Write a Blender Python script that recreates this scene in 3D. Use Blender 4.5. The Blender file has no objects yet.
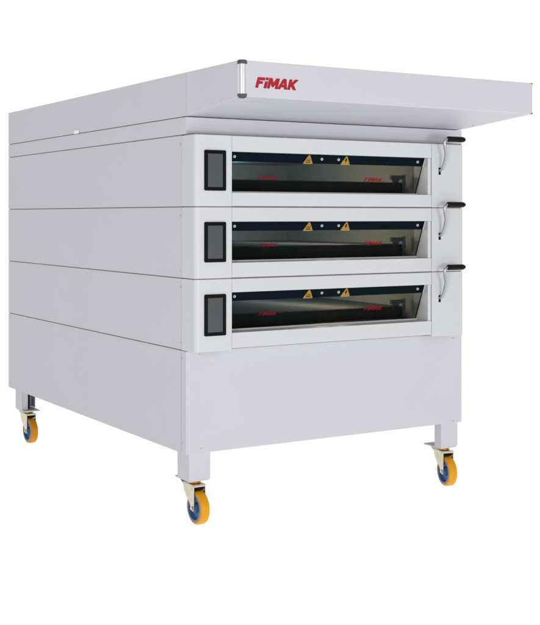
import bpy, bmesh, math, random
from mathutils import Vector, Matrix
from mathutils.geometry import tessellate_polygon
random.seed(4)
sc = bpy.context.scene
col = sc.collection
G = 0.127                       # wheels' lowest point sits at z = 0 of the floor
PI = math.pi

# ------------------------------------------------------------------ materials
def mat(name, rgb, rough=.45, metal=0., spec=.5, coat=0., bump=0., bscale=900., mottle=0., mscale=3., emis=None, wave=0.):
    m = bpy.data.materials.new(name); m.use_nodes = True
    nt = m.node_tree; b = nt.nodes['Principled BSDF']
    b.inputs['Base Color'].default_value = (*rgb, 1)
    b.inputs['Roughness'].default_value = rough
    b.inputs['Metallic'].default_value = metal
    b.inputs['Specular IOR Level'].default_value = spec
    b.inputs['Coat Weight'].default_value = coat
    tc = nt.nodes.new('ShaderNodeTexCoord')
    if mottle > 0:
        n = nt.nodes.new('ShaderNodeTexNoise'); n.inputs['Scale'].default_value = mscale
        n.inputs['Detail'].default_value = 5; n.inputs['Roughness'].default_value = .6
        nt.links.new(tc.outputs['Object'], n.inputs['Vector'])
        r = nt.nodes.new('ShaderNodeValToRGB')
        r.color_ramp.elements[0].position = .3; r.color_ramp.elements[1].position = .7
        r.color_ramp.elements[0].color = (*[c*(1-mottle) for c in rgb], 1)
        r.color_ramp.elements[1].color = (*[min(1, c*(1+mottle)) for c in rgb], 1)
        nt.links.new(n.outputs['Fac'], r.inputs['Fac'])
        nt.links.new(r.outputs['Color'], b.inputs['Base Color'])
        mr = nt.nodes.new('ShaderNodeMapRange')
        mr.inputs['To Min'].default_value = rough*.85; mr.inputs['To Max'].default_value = rough*1.15
        nt.links.new(n.outputs['Fac'], mr.inputs['Value'])
        nt.links.new(mr.outputs['Result'], b.inputs['Roughness'])
    if bump > 0:
        n2 = nt.nodes.new('ShaderNodeTexNoise'); n2.inputs['Scale'].default_value = bscale
        nt.links.new(tc.outputs['Object'], n2.inputs['Vector'])
        bp = nt.nodes.new('ShaderNodeBump'); bp.inputs['Strength'].default_value = bump
        bp.inputs['Distance'].default_value = .001
        nt.links.new(n2.outputs['Fac'], bp.inputs['Height'])
        nt.links.new(bp.outputs['Normal'], b.inputs['Normal'])
        if wave > 0:             # slight oil-canning of thin sheet
            n3 = nt.nodes.new('ShaderNodeTexNoise'); n3.inputs['Scale'].default_value = 2.6; n3.inputs['Detail'].default_value = 1
            b3 = nt.nodes.new('ShaderNodeBump'); b3.inputs['Strength'].default_value = wave; b3.inputs['Distance'].default_value = .01
            nt.links.new(tc.outputs['Object'], n3.inputs['Vector']); nt.links.new(n3.outputs['Fac'], b3.inputs['Height'])
            nt.links.new(b3.outputs['Normal'], bp.inputs['Normal'])
    if emis:
        b.inputs['Emission Color'].default_value = (*emis[0], 1)
        b.inputs['Emission Strength'].default_value = emis[1]
    return m

PAINT = (.555, .560, .605)
FRAME = (.572, .582, .604)
M = {
 'paint':  mat('powder_coat_grey', PAINT, .45, spec=.3, bump=.05, bscale=500, mottle=.018, mscale=2.2, wave=.35),
 'frame':  mat('powder_coat_pale', FRAME, .36, spec=.4, bump=.04, bscale=500, mottle=.012, mscale=3, wave=.15),
 'groove': mat('groove_shadow_gap', (.20, .20, .215), .8),
 'alu':    mat('anodised_aluminium', (.80, .80, .82), .30, metal=.7),
 'steel':  mat('brushed_steel', (.42, .43, .45), .35, metal=1., mottle=.08, mscale=30),
 'cap':    mat('grey_plastic_cap', (.055, .06, .068), .45),
 'black':  mat('black_plastic', (.005, .006, .006), .45, spec=.12, bump=.15, bscale=300),
 'bezel':  mat('black_bezel', (.004, .005, .006), .35, spec=.06),
 'screen': mat('grey_display', (.066, .074, .077), .30, spec=.25, mottle=.05, mscale=6),
 'navy':   mat('navy_glass_print', (.0012, .0065, .0105), .3, spec=.03),
 'red':    mat('red_lettering', (.40, .006, .015), .45, spec=.25),
 'red_dark': mat('dark_red_edge', (.20, .012, .016), .5),
 'red_glass': mat('red_glass_print', (.24, .006, .011), .5, spec=.1),
 'red_faint': mat('faint_red_glass_print', (.17, .008, .014), .6, spec=.1),
 'yellow': mat('warning_yellow', (.34, .205, .035), .5, spec=.2, mottle=.15, mscale=60),
 'zinc':   mat('yellow_zinc_plate', (.62,.54,.38), .30, metal=.9, mottle=.12, mscale=45),
 'gold':   mat('brass_passivated', (.62, .36, .12), .3, metal=.9, mottle=.15, mscale=40),
 'tyre':   mat('amber_polyurethane', (.74, .315, .003), .42, spec=.22, mottle=.06, mscale=25),
 'tyre_rear': mat('darker_amber_polyurethane', (.60, .235, .006), .5, spec=.2, mottle=.12, mscale=25),  # rear tyres: darker, rougher and more mottled
 'hub':    mat('blue_grey_nylon', (.050, .125, .29), .40, mottle=.1, mscale=30),
 'rim':    mat('grey_rim', (.17, .20, .24), .5),
 'chamber': mat('chamber_sheet', (.46, .44, .41), .7, spec=.1, metal=.0, mottle=.05, mscale=4),
 'hearth': mat('hearth_stone', (.085, .082, .064), .85, spec=.15, mottle=.3, mscale=10),
 'slab':   mat('pale_hearth_slab', (.13, .135, .135), .9, spec=.1, mottle=.1, mscale=12),
 'bracket': mat('dark_bracket', (.05, .047, .042), .5),
 'tubeglass': mat('dull_blue_tube', (.10, .17, .20), .2),
}
# zinc plate: iridescent yellow / pink passivation
def iridescent(m):
    nt = m.node_tree; b = nt.nodes['Principled BSDF']
    for l in list(nt.links):
        if l.to_socket == b.inputs['Base Color']: nt.links.remove(l)
    tc = nt.nodes.new('ShaderNodeTexCoord')
    n = nt.nodes.new('ShaderNodeTexNoise'); n.inputs['Scale'].default_value = 16
    n.inputs['Detail'].default_value = 2
    nt.links.new(tc.outputs['Object'], n.inputs['Vector'])
    r = nt.nodes.new('ShaderNodeValToRGB'); e = r.color_ramp.elements
    e[0].position = .32; e[0].color = (.56, .52, .32, 1)
    e[1].position = .72; e[1].color = (.66, .38, .34, 1)
    k = e.new(.52); k.color = (.66, .60, .48, 1)
    nt.links.new(n.outputs['Fac'], r.inputs['Fac'])
    nt.links.new(r.outputs['Color'], b.inputs['Base Color'])
iridescent(M['zinc'])

def glass_mat():
    m = bpy.data.materials.new('tinted_oven_glass'); m.use_nodes = True
    nt = m.node_tree; nt.nodes.clear()
    out = nt.nodes.new('ShaderNodeOutputMaterial')
    tr = nt.nodes.new('ShaderNodeBsdfTransparent'); tr.inputs['Color'].default_value = (.57, .60, .60, 1)
    gl = nt.nodes.new('ShaderNodeBsdfGlossy'); gl.inputs['Roughness'].default_value = .03
    gl.inputs['Color'].default_value = (.55, .8, .9, 1)
    mx = nt.nodes.new('ShaderNodeMixShader')
    mx.inputs[0].default_value = .014; nt.links.new(tr.outputs[0], mx.inputs[1])
    nt.links.new(gl.outputs[0], mx.inputs[2]); nt.links.new(mx.outputs[0], out.inputs['Surface'])
    return m
M['glass'] = glass_mat()

# ------------------------------------------------------------------ object helpers
POS = {}                        # world position of every created object's origin
def origin_of(o): return POS.get(o.name, Vector((0, 0, 0)))

def build(name, bm, m, parent=None, label=None, smooth=False, bevel=0., segs=2):
    """bm is in oven coordinates (z = 0 is G above the floor); origin at bbox centre"""
    me = bpy.data.meshes.new(name)
    bmesh.ops.recalc_face_normals(bm, faces=bm.faces)
    lo = Vector([min(v.co[i] for v in bm.verts) for i in range(3)])
    hi = Vector([max(v.co[i] for v in bm.verts) for i in range(3)])
    c = (lo+hi)/2
    for v in bm.verts: v.co -= c
    for f in bm.faces: f.smooth = smooth
    bm.to_mesh(me); bm.free()
    ms = m if isinstance(m, (list, tuple)) else [m]
    for q in ms: me.materials.append(M[q])
    o = bpy.data.objects.new(name, me); col.objects.link(o)
    w = c + Vector((0, 0, G))
    if parent is not None:
        o.parent = parent; o.location = w - origin_of(parent)
    else: o.location = w
    POS[o.name] = w
    if bevel > 0:
        b = o.modifiers.new('edge', 'BEVEL'); b.width = bevel; b.segments = segs
        b.limit_method = 'ANGLE'; b.angle_limit = math.radians(40); b.harden_normals = False
        for f in me.polygons: f.use_smooth = True
        wn = o.modifiers.new('wn', 'WEIGHTED_NORMAL'); wn.keep_sharp = True
    if label: o['label'] = label
    return o

def box(bm, x0, x1, y0, y1, z0, z1, mi=0):
    vs = [bm.verts.new((x, y, z)) for x in (x0, x1) for y in (y0, y1) for z in (z0, z1)]
    for q in ((0,1,3,2),(4,6,7,5),(0,4,5,1),(2,3,7,6),(0,2,6,4),(1,5,7,3)):
        f = bm.faces.new([vs[i] for i in q]); f.material_index = mi
    return bm
def bx(*a): return box(bmesh.new(), *a)

def prism(bm, pts, a, b, axis='z', mi=0):
    """extrude a polygon; axis = extrusion axis; pts are the two other coords in order"""
    def P(p, h):
        if axis == 'z': return (p[0], p[1], h)
        if axis == 'x': return (h, p[0], p[1])
        return (p[0], h, p[1])
    lo = [bm.verts.new(P(p, a)) for p in pts]; hi = [bm.verts.new(P(p, b)) for p in pts]
    n = len(pts); fs = [bm.faces.new(lo[::-1]), bm.faces.new(hi)]
    for i in range(n): fs.append(bm.faces.new((lo[i], lo[(i+1) % n], hi[(i+1) % n], hi[i])))
    for f in fs: f.material_index = mi
    return bm

def cyl(bm, p0, p1, r0, r1=None, n=24, mi=0):
    p0, p1 = Vector(p0), Vector(p1); r1 = r0 if r1 is None else r1
    d = (p1-p0).normalized(); up = Vector((0,0,1)) if abs(d.z) < .9 else Vector((1,0,0))
    a = d.cross(up).normalized(); b = d.cross(a)
    A = [bm.verts.new(p0+(a*math.cos(t)+b*math.sin(t))*r0) for t in [2*PI*i/n for i in range(n)]]
    B = [bm.verts.new(p1+(a*math.cos(t)+b*math.sin(t))*r1) for t in [2*PI*i/n for i in range(n)]]
    fs = [bm.faces.new(A[::-1]), bm.faces.new(B)]
    for i in range(n): fs.append(bm.faces.new((A[i], A[(i+1) % n], B[(i+1) % n], B[i])))
    for f in fs: f.material_index = mi
    return bm

def lathe(bm, prof, c, axis, n=40, closed=True):
    """prof: list of (along axis, radius)"""
    c = Vector(c); d = Vector(axis).normalized()
    up = Vector((0,0,1)) if abs(d.z) < .9 else Vector((1,0,0))
    a = d.cross(up).normalized(); b = d.cross(a)
    rings = [[bm.verts.new(c+d*h+(a*math.cos(t)+b*math.sin(t))*r) for t in [2*PI*i/n for i in range(n)]] for h, r in prof]
    m = len(rings)
    for k in range(m if closed else m-1):
        R, S = rings[k], rings[(k+1) % m]
        for i in range(n): bm.faces.new((R[i], R[(i+1) % n], S[(i+1) % n], S[i]))
    if not closed:
        bm.faces.new(rings[0][::-1]); bm.faces.new(rings[-1])
    return bm

def tube(bm, pts, r, n=14, sub=8):
    P = [Vector(p) for p in pts]; path = []
    Q = [P[0]*2-P[1]] + P + [P[-1]*2-P[-2]]
    for i in range(1, len(Q)-2):
        for k in range(sub):
            t = k/sub; a, b, c, d = Q[i-1:i+3]
            path.append(.5*((2*b)+(c-a)*t+(2*a-5*b+4*c-d)*t*t+(3*b-a-3*c+d)*t**3))
    path.append(P[-1]); rings = []
    nrm = Vector((1, 0, 0))
    for i, p in enumerate(path):
        t = (path[min(i+1, len(path)-1)]-path[max(i-1, 0)]).normalized()
        nrm = (nrm - t*nrm.dot(t)).normalized(); bn = t.cross(nrm)
        rings.append([bm.verts.new(p+(nrm*math.cos(a)+bn*math.sin(a))*r) for a in [2*PI*k/n for k in range(n)]])
    for R, S in zip(rings, rings[1:]):
        for i in range(n): bm.faces.new((R[i], R[(i+1) % n], S[(i+1) % n], S[i]))
    bm.faces.new(rings[0][::-1]); bm.faces.new(rings[-1])
    return bm

# ------------------------------------------------------------------ dimensions (metres)
W, D = 1.4966, 2.2626
zA, zB, zT, zFB, O = 1.5896, 1.5141, 1.7736, 1.6337, .4533
zE, zF = .6094, .1767
PF, RX, WR = .0755, .0238, 1.4396
DECKS = [  # bottom, top, window top, window bottom, bezel bottom, bezel top, grip height, hearth top
  (1.2121, 1.5130, 1.4445, 1.2725, 1.279, 1.448, 1.532, 1.335),
  (.9121, 1.2121, 1.1500, .9775, .981, 1.149, 1.2265, 1.038),
  (.6094, .9121, .8530, .6835, .675, .848, .9340, .737)]
GAP = .0018

root = bpy.data.objects.new('bakery_oven', None); col.objects.link(root)
root.location = (W/2, D/2, 0); POS['bakery_oven'] = Vector(root.location)
root['label'] = 'pale grey three-deck bakery oven with projecting hood, standing on four yellow-tyred casters'
root['category'] = 'oven'

def screw(x, y, z, ax, parent, r=.0045):
    a = Vector((x, y, z)); d = Vector(ax)
    bm = cyl(bmesh.new(), a-d*.002, a+d*.0018, r, r*.8, 16)
    return build('screw', bm, 'steel', parent, smooth=False)

# ---- base cabinet: side sheets, front sheet wrapping the corner by 46 mm, back
bm = bmesh.new()
T = .004
box(bm, 0, .02, .0472, D, zF, zE-GAP)                      # left sheet
box(bm, W-.02, W, .0472, D, zF, zE-GAP)
box(bm, .0202, W-.0202, D-.02, D-.001, zF, zE-GAP)
base = build('base_cabinet', bm, 'paint', root, bevel=.0015)
bm = bmesh.new()
prism(bm, [(0, .0448), (0, 0), (W, 0), (W, .0448), (W-.019, .0448), (W-.019, .019), (.019, .019), (.019, .0448)], zF, zE-GAP)
bp = build('front_panel', bm, 'paint', base, bevel=.0025)
bm = bx(.021, W-.021, .0485, D-.022, zF+.014, zE-.004)
build('inner_tray', bm, 'groove', base)
for y, z in ((.052, .218), (.052, .576)): screw(-.0, y-.012, z, (-1, 0, 0), base)
for x, z in ((.066, .592), (.071, .196), (1.442, .586), (1.442, .186)): screw(x, 0, z, (0, -1, 0), base)
for y, z in ((2.23, .20), (2.23, .585)): screw(0, y, z, (-1, 0, 0), base)

# ---- three oven decks
def fillet(cx, cy, r, a0, a1, n=8):
    return [(cx+r*math.cos(a0+(a1-a0)*i/n), cy+r*math.sin(a0+(a1-a0)*i/n)) for i in range(n+1)]

def logo(name, ox, oz, y, w, h, m, parent, th=.001, shear=.3, tilt=None):
    """the maker's red italic word, letters drawn as polygons; unit letter height = 1"""
    L = []
    t = .24; v = .30
    L.append((0, [[(0,0),(0,1),(.88,1),(.88,1-t),(v,1-t),(v,.62),(.72,.62),(.72,.40),(v,.40),(v,0)]]))
    L.append((1.0, [[(0,0),(0,.64),(v,.64),(v,0)]]))
    L.append((1.0, [[(0,.80),(0,1.02),(v,1.02),(v,.80)]]))
    L.append((1.41, [[(0,0),(0,1),(.36,1),(.62,.52),(.88,1),(1.24,1),(1.24,0),(.95,0),(.95,.58),(.72,.16),(.52,.16),(.29,.58),(.29,0)]]))
    L.append((2.68, [[(0,0),(.42,1),(.82,1),(1.14,0),(.83,0),(.76,.2),(.38,.2),(.30,0)],[(.46,.42),(.69,.42),(.60,.76)]]))
    L.append((3.90, [[(0,0),(0,1),(v,1),(v,.62),(.68,1),(1.08,1),(.60,.54),(1.08,0),(.68,0),(v,.40),(v,0)]]))
    tot = 4.98
    bm = bmesh.new()
    def P(ax, p, d):
        X = (p[0]+ax)/tot*w; Z = p[1]*h
        X += shear*Z
        q = Vector((ox+X, y+d, oz+Z))
        if tilt:       # tilt = (y_top, z_top, slope): lies on the leaning glass
            q.y = tilt[0] + (tilt[1]-q.z)*tilt[2] + d - .0012
        return q
    for ax, loops in L:
        tris = tessellate_polygon([[Vector((*p, 0)) for p in lp] for lp in loops])
        flat = [p for lp in loops for p in lp]
        F = [bm.verts.new(P(ax, p, -th)) for p in flat]
        B = [bm.verts.new(P(ax, p, 0)) for p in flat]
        for a, b, c in tris:
            try: bm.faces.new((F[a], F[b], F[c])); bm.faces.new((B[c], B[b], B[a]))
            except ValueError: pass
        k = 0
        for lp in loops:
            n = len(lp)
            for i in range(n):
                a, b = k+i, k+(i+1) % n
                bm.faces.new((F[a], F[b], B[b], B[a]))
            k += n
    return build(name, bm, m, parent)

for i, (z0, z1, wt, wb, b0, b1, gz, hz) in enumerate(DECKS):
    zt = (zB if i == 0 else z1) - GAP
    zl = z0 + GAP
    # casing: side sheets, back
    bm = bmesh.new()
    box(bm, 0, .02, .0432, D, zl, zt)
    box(bm, W-.02, W, .0432, D, zl, zt)
    box(bm, .0202, W-.0202, D-.02, D-.001, zl, zt)
    deck = build('oven_deck', bm, 'paint', root, bevel=.0015)
    screw(0, .052, zt-.035, (-1, 0, 0), deck, .004)
    if i: screw(0, .052, zl+.03, (-1, 0, 0), deck, .003)
    ft = z1 - GAP; fl = z0 + (.0 if i == 2 else GAP)
    # left control column, rounded outer corner
    r = .022
    pts = [(0, .0412)] + fillet(r, -PF+r, r, PI, 1.5*PI) + [(.1775, -PF), (.1775, .0412), (.16, .0412), (.16, -PF+.03), (.02, -PF+.03), (.02, .0412)]
    cc = build('control_column', prism(bmesh.new(), pts, fl, ft), 'frame', root, bevel=.0016)
    # control panel: black bezel + display
    bm = bmesh.new(); rr = .006
    cs = fillet(.0455+rr, b0+rr, rr, PI, 1.5*PI, 4)+fillet(.1475-rr, b0+rr, rr, 1.5*PI, 2*PI, 4)+fillet(.1475-rr, b1-rr, rr, 0, .5*PI, 4)+fillet(.0455+rr, b1-rr, rr, .5*PI, PI, 4)
    prism(bm, cs, -PF-.005, -PF+.004, 'y')
    cp = build('control_panel', bm, 'bezel', root, bevel=.001)
    build('screen', bx(.0605, .1305, -PF-.0056, -PF-.003, b0+.0155, b1-.0155), 'screen', cp)
    # right column
    pts = [(1.2495, -PF)] + fillet(WR-.008, -PF+.008, .008, -.5*PI, 0, 4) + [(WR, .0412), (WR-.02, .0412), (WR-.02, -PF+.02), (1.2495, -PF+.02)]
    rc = build('side_column', prism(bmesh.new(), pts, fl, ft), 'frame', root, bevel=.0016)
    # deck side return between the narrower front column and the casing
    build('corner_return', bx(WR-.03, W-.0005, .030, .0425, zl, zt), 'paint', deck)
    # door frame: rails, right stile, reveals
    db = z0 + (.009 if i == 2 else .0015+GAP)
    dt = ft - .0005
    yf = -PF-.0015
    bm = bmesh.new()
    box(bm, .17765, 1.2465, yf, -PF+.040, wt, dt)                 # top rail
    box(bm, .17765, 1.2465, yf, .030, db, wb)                     # bottom rail with sill
    box(bm, 1.2275, 1.2458, yf+.0022, .030, wb+.0004, wt-.0004)  # right stile and reveal
    door = build('oven_door', bm, 'frame', root, bevel=.0014)
    build('sill_trim', bx(.179, 1.2272, .004, .022, wb+.0002, wb+.007), 'frame', door)
    build('dark_gap_strip', bx(1.2467, 1.2493, -PF+.003, -PF+.018, db+.001, ft-.001), 'cap', door)  # dark strip added to stand in for shade in the door's side gap
    # leaning glass: top at the front, foot 67 mm further in
    yt, yb_, gt, gb = -.055, .012, wt+.0006, wb+.0072
    sl = (yb_-yt)/(gt-gb)
    zb_ = gt-.040
    def gy(z): return yt+(gt-z)*sl
    bm = prism(bmesh.new(), [(gy(gb), gb), (gy(gb)+.004, gb), (yt+.004, gt), (yt, gt)], .181, 1.2235, 'x')
    glass = build('glass_pane', bm, 'glass', door)
    bm = prism(bmesh.new(), [(gy(zb_)-.0012, zb_), (gy(zb_)-.0003, zb_), (yt-.0003, gt-.0005), (yt-.0012, gt-.0005)], .1815, 1.223, 'x')
    build('glass_border', bm, 'navy', door)
    # black edge of the pane
    bm = prism(bmesh.new(), [(gy(gb)-.0012, gb), (gy(gb)+.0042, gb), (gy(zb_)+.0042, zb_-.0004), (gy(zb_)-.0012, zb_-.0004)], 1.2212, 1.2240, 'x')
    build('pane_edge', bm, 'bezel', door)
    nrm = Vector((0, -1, -sl)).normalized()
    for bxx in (.2035, .648, .738, 1.185):
        zz = gt-.0185; p = Vector((bxx, gy(zz), zz))
        bm = cyl(bmesh.new(), p-nrm*.001, p+nrm*.006, .0070, .0055, 20)
        gb_ = build('glass_bolt', bm, 'alu', door)
        build('hex_socket', cyl(bmesh.new(), p+nrm*.0061, p+nrm*.0066, .0030, .0030, 6), 'bezel', gb_)
    # warning triangles on the dark border
    for k, tx in enumerate((.580, .780)):
        def tri(sc_, d):
            hw, hh = .0255*sc_, .0360*sc_
            zc_ = gt-.0215
            pp = []
            for (X, Z) in ((-hw, -hh/2), (-hw*.86, -hh*.56), (hw*.86, -hh*.56), (hw, -hh/2), (hw*.13, hh*.5), (-hw*.13, hh*.5)):
                z = zc_+Z; q = Vector((tx+X, gy(z), z)) + nrm*d; pp.append(q)
            return pp
        def plate(P1, P2):
            bm = bmesh.new(); a = [bm.verts.new(q) for q in P1]; b = [bm.verts.new(q) for q in P2]; n = len(a)
            bm.faces.new(a); bm.faces.new(b[::-1])
            for j in range(n): bm.faces.new((a[j], b[j], b[(j+1) % n], a[(j+1) % n]))
            return bm
        st = build('warning_sticker', plate(tri(1, .0014), tri(1, .0022)), 'yellow', door,
                   label='yellow warning triangle with lightning flash' if k else 'yellow warning triangle with hot surface waves')
        if k:   # flash
            shp = [[(-.002,.009),(.004,.009),(.001,.001),(.0055,.001),(-.004,-.013),(-.001,-.003),(-.0055,-.003)]]
        else:   # three waves over a bar
            shp = [[(-.0115,-.0145),(.0115,-.0145),(.0115,-.0115),(-.0115,-.0115)]]
            for cx_ in (-.0075, 0, .0075):
                shp.append([(cx_-.0015,-.0095),(cx_+.0012,-.0095),(cx_-.0002,-.005),(cx_+.0022,0),(cx_-.0003,0),(cx_-.0028,-.005)])
        bm = bmesh.new()
        for lp in shp:
            zc_ = gt-.0215
            A = [Vector((tx+X, gy(zc_+Z), zc_+Z))+nrm*.0023 for X, Z in lp]
            Bq = [q+nrm*.0006 for q in A]
            a = [bm.verts.new(q) for q in A]; b = [bm.verts.new(q) for q in Bq]; n = len(a)
            tr = tessellate_polygon([[Vector((X, Z, 0)) for X, Z in lp]])
            for t3 in tr:
                bm.faces.new([a[j] for j in t3]); bm.faces.new([b[j] for j in t3][::-1])
            for j in range(n): bm.faces.new((a[j], b[j], b[(j+1) % n], a[(j+1) % n]))
        build('warning_symbol', bm, 'bezel', st)
    # red words on the glass
    lz = {0: 1.332, 1: 1.040, 2: .742}[i]
    logo('glass_lettering', .345, lz, 0, .088, .016, 'red_faint', door, .0006, .3, (yt, gt, sl))
    logo('glass_lettering', .905, lz, 0, .098, .017, 'red_glass', door, .0006, .3, (yt, gt, sl))
    # baking chamber: sheet walls, stone hearth, dark bracket shape
    bm = bmesh.new()
    box(bm, .172, .1775, .0425, 1.20, wb-.02, wt+.010)
    box(bm, 1.250, 1.256, .0425, 1.20, wb-.02, wt+.010)
    box(bm, .178, 1.2495, 1.194, 1.20, wb-.02, wt+.010)
    box(bm, .172, 1.256, -.034, 1.20, wt+.0105, wt+.016)
    ch = build('baking_chamber', bm, 'chamber', deck)
    bm = bx(.1785, 1.2490, .15, 1.19, wb-.02, hz-.004)
    box(bm, .1785, 1.2490, .031, .1495, wb-.024, wb+.002)
    build('hearth', bm, 'hearth', deck)
    build('hearth_slab', bx(.1785, 1.2490, .1515, 1.19, hz-.0035, hz), 'slab', deck)
    bm = bmesh.new()
    zz = wt-.078
    prism(bm, [(1.135, zz), (1.212, zz), (1.212, zz-.016), (1.185, zz-.020), (1.172, zz-.045), (1.155, zz-.045), (1.150, zz-.022), (1.135, zz-.018)], .085, .10, 'y')
    cb = build('chamber_bracket', bm, 'bracket', deck, bevel=.002)  # dark bracket-like shape behind the glass, blue rod beside it
    bm = cyl(bmesh.new(), (1.215, .092, zz+.004), (1.215, .092, zz-.052), .009, .008, 16)
    build('chamber_rod', bm, 'tubeglass', deck, smooth=False)
    # crank handle: slot, bent rod, black grip
    gz0 = gz-.148
    hd = build('crank_handle', tube(bmesh.new(), [(1.297, -PF+.004, gz0), (1.2985, -.092, gz0+.012), (1.300, -.104, gz0+.037), (1.297, -.120, gz0+.078),
               (1.2835, -.128, gz0+.118), (1.2835, -.130, gz0+.140), (1.299, -.130, gz0+.1475), (1.318, -.130, gz)], .0064), 'steel', root, smooth=True)
    pr_ = [(0, .0085), (.0015, .0115), (.006, .0130), (.088, .0130), (.097, .0115), (.104, .0078), (.108, .0045)]
    gr = build('grip', lathe(bmesh.new(), pr_, (1.2985, -.130, gz), (1, 0, 0), 24, False), 'black', hd, smooth=False, bevel=.0006)
    build('grip_screw', cyl(bmesh.new(), (1.2965, -.130, gz), (1.2990, -.130, gz), .0035, .004, 12), 'alu', hd)
    bm = bmesh.new()
    box(bm, 1.2905, 1.3030, -PF-.0018, -PF+.002, gz0-.017, gz0+.016)
    build('handle_slot', bm, 'bezel', hd, bevel=.0015)

# ---- top band between decks and hood
bm = bmesh.new()
box(bm, 0, W, 0, D, zB+GAP, zA-GAP)
build('top_band', bm, 'paint', root, bevel=.0018)
# inner core: what shows as the dark joint between the sheets
bm = bmesh.new()
box(bm, .005, W-.005, 1.21, D-.006, zE-.02, zA+.02)
box(bm, .005, .168, .048, 1.2095, zE-.02, zA+.02)
box(bm, 1.262, W-.005, .048, 1.2095, zE-.02, zA+.02)
box(bm, .1685, 1.2615, .04, 1.2095, zA-.05, zA+.01)
build('inner_core', bm, 'groove', root)
# joint strips behind the front seams
bm = bmesh.new()
for z in (zB, DECKS[0][0], DECKS[1][0]):
    box(bm, .006, WR-.006, -PF+.006, .028, z-.004, z+.003)
build('joint_strip', bm, 'groove', root)

# ---- hood: folded sheet, sloping underside in front, parted on the side at the body's front plane
zc = zA+GAP
bm = bmesh.new()
box(bm, 0, W, .0008, D, zc, zT)
hood = build('hood', bm, 'paint', root, bevel=.002)
bm = bmesh.new()
y1 = -O
v = {}
P8 = {'a': (0, -.0008, zc), 'b': (W, -.0008, zc), 'c': (W, -.0008, zT), 'd': (0, -.0008, zT),
      'e': (0, y1, zFB), 'f': (W+RX, y1, zFB), 'g': (W+RX, y1, zT), 'h': (0, y1, zT)}
for k, p in P8.items(): v[k] = bm.verts.new(p)
for q in ('efgh', 'abfe', 'dcgh', 'adhe', 'bcgf', 'abcd'): bm.faces.new([v[k] for k in q])
canopy = build('canopy', bm, 'paint', root, bevel=.0022)
# front fascia sheet, 2 mm proud
fas = build('fascia', bx(.020, W+RX-.001, y1-.004, y1-.0005, zFB+.001, zT-.001), 'paint', canopy, bevel=.0015)
# aluminium corner post with plastic caps
def post(cx, cy, r, label=None):
    bm = cyl(bmesh.new(), (cx, cy, zFB+.010), (cx, cy, zT-.014), r, r, 32)
    p = build('corner_post', bm, 'alu', canopy, label=label, smooth=True)
    m_ = p.modifiers.new('e', 'EDGE_SPLIT'); m_.split_angle = math.radians(40)
    build('post_cap', lathe(bmesh.new(), [(0, r*.55), (.003, r*.92), (.012, r*1.16), (.016, r*1.16)], (cx, cy, zFB-.006), (0,0,1), 28, False), 'cap', p)
    build('post_cap', lathe(bmesh.new(), [(0, r*1.16), (.012, r*1.16), (.016, r*.95)], (cx, cy, zT-.0145), (0,0,1), 28, False), 'cap', p)
post(.0140, y1+.0080, .0168)
# right corner: only the ends of the caps look past the fascia
for z in (zFB-.0005, zT-.0075):
    build('corner_cap', lathe(bmesh.new(), [(0, .006), (.002, .0085), (.006, .0085), (.008, .006)], (W+RX-.004, y1+.004, z), (0,0,1), 20, False), 'cap', canopy)
# big lettering with its dark edge
logo('lettering_edge', .0665, 1.6700, y1-.0041, .186, .040, 'red_dark', canopy, .0008, .30)
logo('lettering', .0650, 1.6715, y1-.0050, .186, .040, 'red', canopy, .0012, .30)
# small white tab on the side joint, rivet under the canopy
build('joint_tab', bx(-.004, .0005, 1.175, 1.235, 1.589, 1.607), 'alu', hood, bevel=.001)
build('rivet', cyl(bmesh.new(), (W-.03, -.12, 1.598), (W-.03, -.12, 1.608), .005, .006, 14), 'steel', canopy)

# ---- legs: folded channels with a mounting plate
zL = .062
def leg(x0, x1, yo, yi, out, rear):
    """out: x of the outer face; yo: outer y face; yi: inner end of the web"""
    t = .004; sx = 1 if out == x0 else -1; xi = x1 if out == x0 else x0; sy = 1 if yi > yo else -1
    bm = bmesh.new()
    def b2(xa, xb, ya, yb, za, zb): box(bm, min(xa, xb), max(xa, xb), min(ya, yb), max(ya, yb), za, zb)
    b2(out, xi, yo, yo+sy*t, zL, zF+.03)                        # front (or rear) flange
    b2(out, out+sx*t, yo+sy*(t+.0002), yi, zL, zF+.03)           # web
    b2(xi, xi-sx*t, yo+sy*(t+.0002), yo+sy*.050, zL, zF+.03)     # inner return
    b2(out+sx*(t+.0002), out+sx*.036, yi-sy*t, yi, zL, zF+.03)   # lip
    l = build('leg', bm, 'paint', root, bevel=.0015)
    if rear: build('dark_channel_fill', bx(min(out+sx*.012, out+sx*.052), max(out+sx*.012, out+sx*.052), min(yo+sy*.008, yi-sy*.012), max(yo+sy*.008, yi-sy*.012), zL+.006, zF+.02), 'black', l)  # added black block makes the inside of the rear channel read dark
    cx = (x0+x1)/2
    ya, yb = yo+sy*.004, yi+sy*.030
    bm = bx(x0+.004, x1-.004, min(ya, yb), max(ya, yb), zL-.007, zL-.0003)
    build('mounting_plate', bm, 'paint', l, bevel=.0012)
    return l
LY = .012
leg(.020, .122, LY, .120, .020, False)
leg(1.378, 1.480, LY, .120, 1.480, False)
leg(.020, .122, 2.196, 2.088, .020, True)
leg(1.378, 1.480, 2.196, 2.088, 1.480, True)

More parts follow.
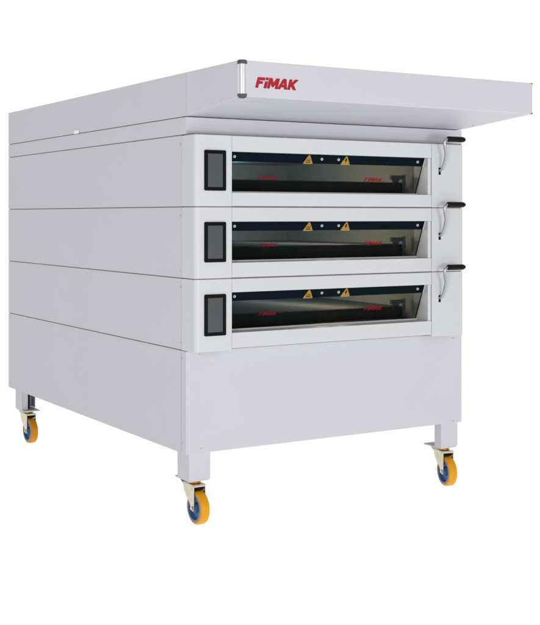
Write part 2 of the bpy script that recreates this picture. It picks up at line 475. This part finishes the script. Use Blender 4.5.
# ---- swivel casters
def caster(cx, cy, rz, tyre='tyre', label=None):
    top = zL-.0065; R = .0705; wz = -G+R; tr = .040          # tr: trail of the axle
    w = .0208                                                  # half width of tyre
    rot = Matrix.Translation((cx, cy, 0)) @ Matrix.Rotation(rz, 4, 'Z')
    def fin(bm): bmesh.ops.transform(bm, matrix=rot, verts=bm.verts); return bm
    # fork: crown + two tapering cheeks (local: forward = -y)
    bm = bmesh.new()
    fx = .0285; th = .003; ct = top-.014
    box(bm, -fx, fx, -.0535, .046, ct-.004, ct)
    for s in (-1, 1):
        xa, xb = (s*fx, s*(fx-th)) if s > 0 else (-fx, -fx+th)
        P = [(.046, ct-.0042), (-.0535, ct-.0042)] + fillet(-tr, wz, .0135, -PI, -PI*.12, 7) + [(-.012, wz+.018), (.018, wz+.042), (.040, wz+.068), (.048, wz+.090)]
        prism(bm, P, min(xa, xb), max(xa, xb), 'x')
    cas = build('caster', fin(bm), 'zinc', root, bevel=.0012, label=label)
    # front lip of the crown
    bm = bmesh.new()
    box(bm, -fx+.0032, fx-.0032, -.0535, -.0515, ct-.010, ct-.0042)
    build('fork_lip', fin(bm), 'zinc', cas, bevel=.0008)
    build('brake_pad', fin(bx(-.0200, .0200, -.046, .034, ct-.0262, ct-.0045)), 'bezel', cas)
    # swivel race
    bm = lathe(bmesh.new(), [(0, .026), (.003, .031), (.006, .031), (.007, .026), (.010, .026), (.0135, .036)], (0, 0, ct+.0002), (0,0,1), 32, False)
    build('swivel_ring', fin(bm), 'gold', cas)
    # tyre (rounded crown)
    prof = [(-w, .052), (-w, .0635), (-w+.003, .0680)] + [(-w*.7+1.4*w*k/6, R-.0012*((k-3)/3)**2) for k in range(7)] + [(w-.003, .0680), (w, .0635), (w, .052)]
    build('tyre', fin(lathe(bmesh.new(), prof, (0, -tr, wz), (1,0,0), 64)), tyre, cas, smooth=False, bevel=.0008)
    # hub: dished disc with thick rim and centre boss
    prof = [(-w+.001, .0570), (-w+.001, .0500), (-.006, .0465), (-.005, .022), (-w+.000, .0195), (-w-.001, .0130), (-w-.001, .006),
            (w+.001, .006), (w+.001, .0130), (w, .0195), (.005, .022), (.006, .0465), (w-.001, .0500), (w-.001, .0570)]
    hb = build('wheel_hub', fin(lathe(bmesh.new(), prof, (0, -tr, wz), (1,0,0), 56)), 'hub', cas, bevel=.0008)
    for s in (-1, 1):
        pr2 = [(s*(w+.0002), .0505), (s*(w+.0002), .0605), (s*(w+.0012), .0598), (s*(w+.0012), .0510)]
        build('rim_ring', fin(lathe(bmesh.new(), pr2, (0, -tr, wz), (1,0,0), 56)), 'rim', cas)
    # axle bolt and nuts
    bm = cyl(bmesh.new(), (-fx-.0035, -tr, wz), (fx+.0035, -tr, wz), .0045, .0045, 16)
    for s in (-1, 1):
        cyl(bm, (s*(fx+.0003), -tr, wz), (s*(fx+.006), -tr, wz), .0092, .0082, 6)
    build('axle_bolt', fin(bm), 'zinc', cas)
    # brake lever behind the fork
    bm = bmesh.new()
    prism(bm, [(.0465, ct-.006), (.074, ct-.012), (.098, ct-.001), (.101, ct-.005), (.076, ct-.018), (.0465, ct-.011)], -.014, .014, 'x')
    build('brake_lever', fin(bm), 'steel', cas, bevel=.001)
    return cas
caster(.070, .064, 0)
caster(1.432, .062, math.radians(-12))
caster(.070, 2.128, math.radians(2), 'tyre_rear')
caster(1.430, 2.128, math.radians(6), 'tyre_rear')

# ------------------------------------------------------------------ setting
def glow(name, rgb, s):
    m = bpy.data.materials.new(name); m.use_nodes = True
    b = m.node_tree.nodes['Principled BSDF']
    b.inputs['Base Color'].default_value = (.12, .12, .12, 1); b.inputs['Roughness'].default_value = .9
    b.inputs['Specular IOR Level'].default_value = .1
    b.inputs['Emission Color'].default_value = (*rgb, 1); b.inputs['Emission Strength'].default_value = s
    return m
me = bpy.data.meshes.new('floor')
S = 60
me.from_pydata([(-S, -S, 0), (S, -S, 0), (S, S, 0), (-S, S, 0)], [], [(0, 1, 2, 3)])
M['floor'] = glow('self_glowing_white_floor', (1, 1, 1), .99)  # emission added to keep the floor white and hide shadows under the oven
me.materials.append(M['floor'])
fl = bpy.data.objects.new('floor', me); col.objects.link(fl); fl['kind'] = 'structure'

ROOM = .38
w = bpy.data.worlds.new('World'); sc.world = w; w.use_nodes = True
bg = w.node_tree.nodes['Background']; bg.inputs[1].default_value = 1.0
# a studio: brilliant white cove behind the oven, dimmer room behind the photographer and to the left
nt = w.node_tree
tc = nt.nodes.new('ShaderNodeTexCoord'); dp = nt.nodes.new('ShaderNodeVectorMath'); dp.operation = 'DOT_PRODUCT'
dp.inputs[1].default_value = (.45, .89, 0)
nt.links.new(tc.outputs['Generated'], dp.inputs[0])
mr = nt.nodes.new('ShaderNodeMapRange'); mr.interpolation_type = 'SMOOTHSTEP'
mr.inputs['From Min'].default_value = .0; mr.inputs['From Max'].default_value = .55
mr.inputs['To Min'].default_value = ROOM; mr.inputs['To Max'].default_value = 1.02
nt.links.new(dp.outputs['Value'], mr.inputs['Value']); nt.links.new(mr.outputs['Result'], bg.inputs[0])

def area(loc, target, size, power, color=(1, 1, 1), sy=None):
    l = bpy.data.lights.new('softbox', 'AREA'); l.energy = power; l.color = color
    l.shape = 'RECTANGLE'; l.size = size; l.size_y = sy or size
    o = bpy.data.objects.new('softbox', l); col.objects.link(o)
    o.location = loc; d = Vector(target)-Vector(loc)
    o.rotation_euler = d.to_track_quat('-Z', 'Y').to_euler()
    return o
area((.9, -6.2, .70), (.8, 0, 1.0), 1.8, 125, (1, .995, .95))
area((-4.6, -5.0, 1.4), (0, .8, 1.1), .5, 110, (1, 1, 1), 3.0)
# added fill lights that brighten and tint the baking chambers
for (z0, z1, wt, wb, b0, b1, gz, hz) in DECKS:
    for k in range(8):           # a row of added points along the chamber's depth, warm at the door and cool at the back
        f = k/7
        l = bpy.data.lights.new('chamber_fill', 'POINT'); g = f*f*(3-2*f); l.energy = .95-.72*g
        l.color = (1-.60*g, .74+.04*g, .44+.56*g); l.shadow_soft_size = .03
        o = bpy.data.objects.new('chamber_fill', l); col.objects.link(o); o.location = (.95-.20*f, .24+.84*f, wt-.028+G)

# ------------------------------------------------------------------ camera
cam = bpy.data.cameras.new('camera'); co = bpy.data.objects.new('camera', cam); col.objects.link(co)
cam.sensor_fit = 'HORIZONTAL'; cam.sensor_width = 36
cam.lens = 1166.24/540*36
cam.shift_y = -(312.5-215.76)/540
cam.clip_end = 500
co.location = (-2.229, -4.3428, 1.1748+G)
co.rotation_euler = (PI/2, 0, -math.radians(31.2883))
sc.camera = co
sc.view_settings.view_transform = 'Standard'; sc.view_settings.look = 'None'
sc.view_settings.exposure = 0; sc.view_settings.gamma = 1
sc.cycles.max_bounces = 10; sc.cycles.transparent_max_bounces = 12
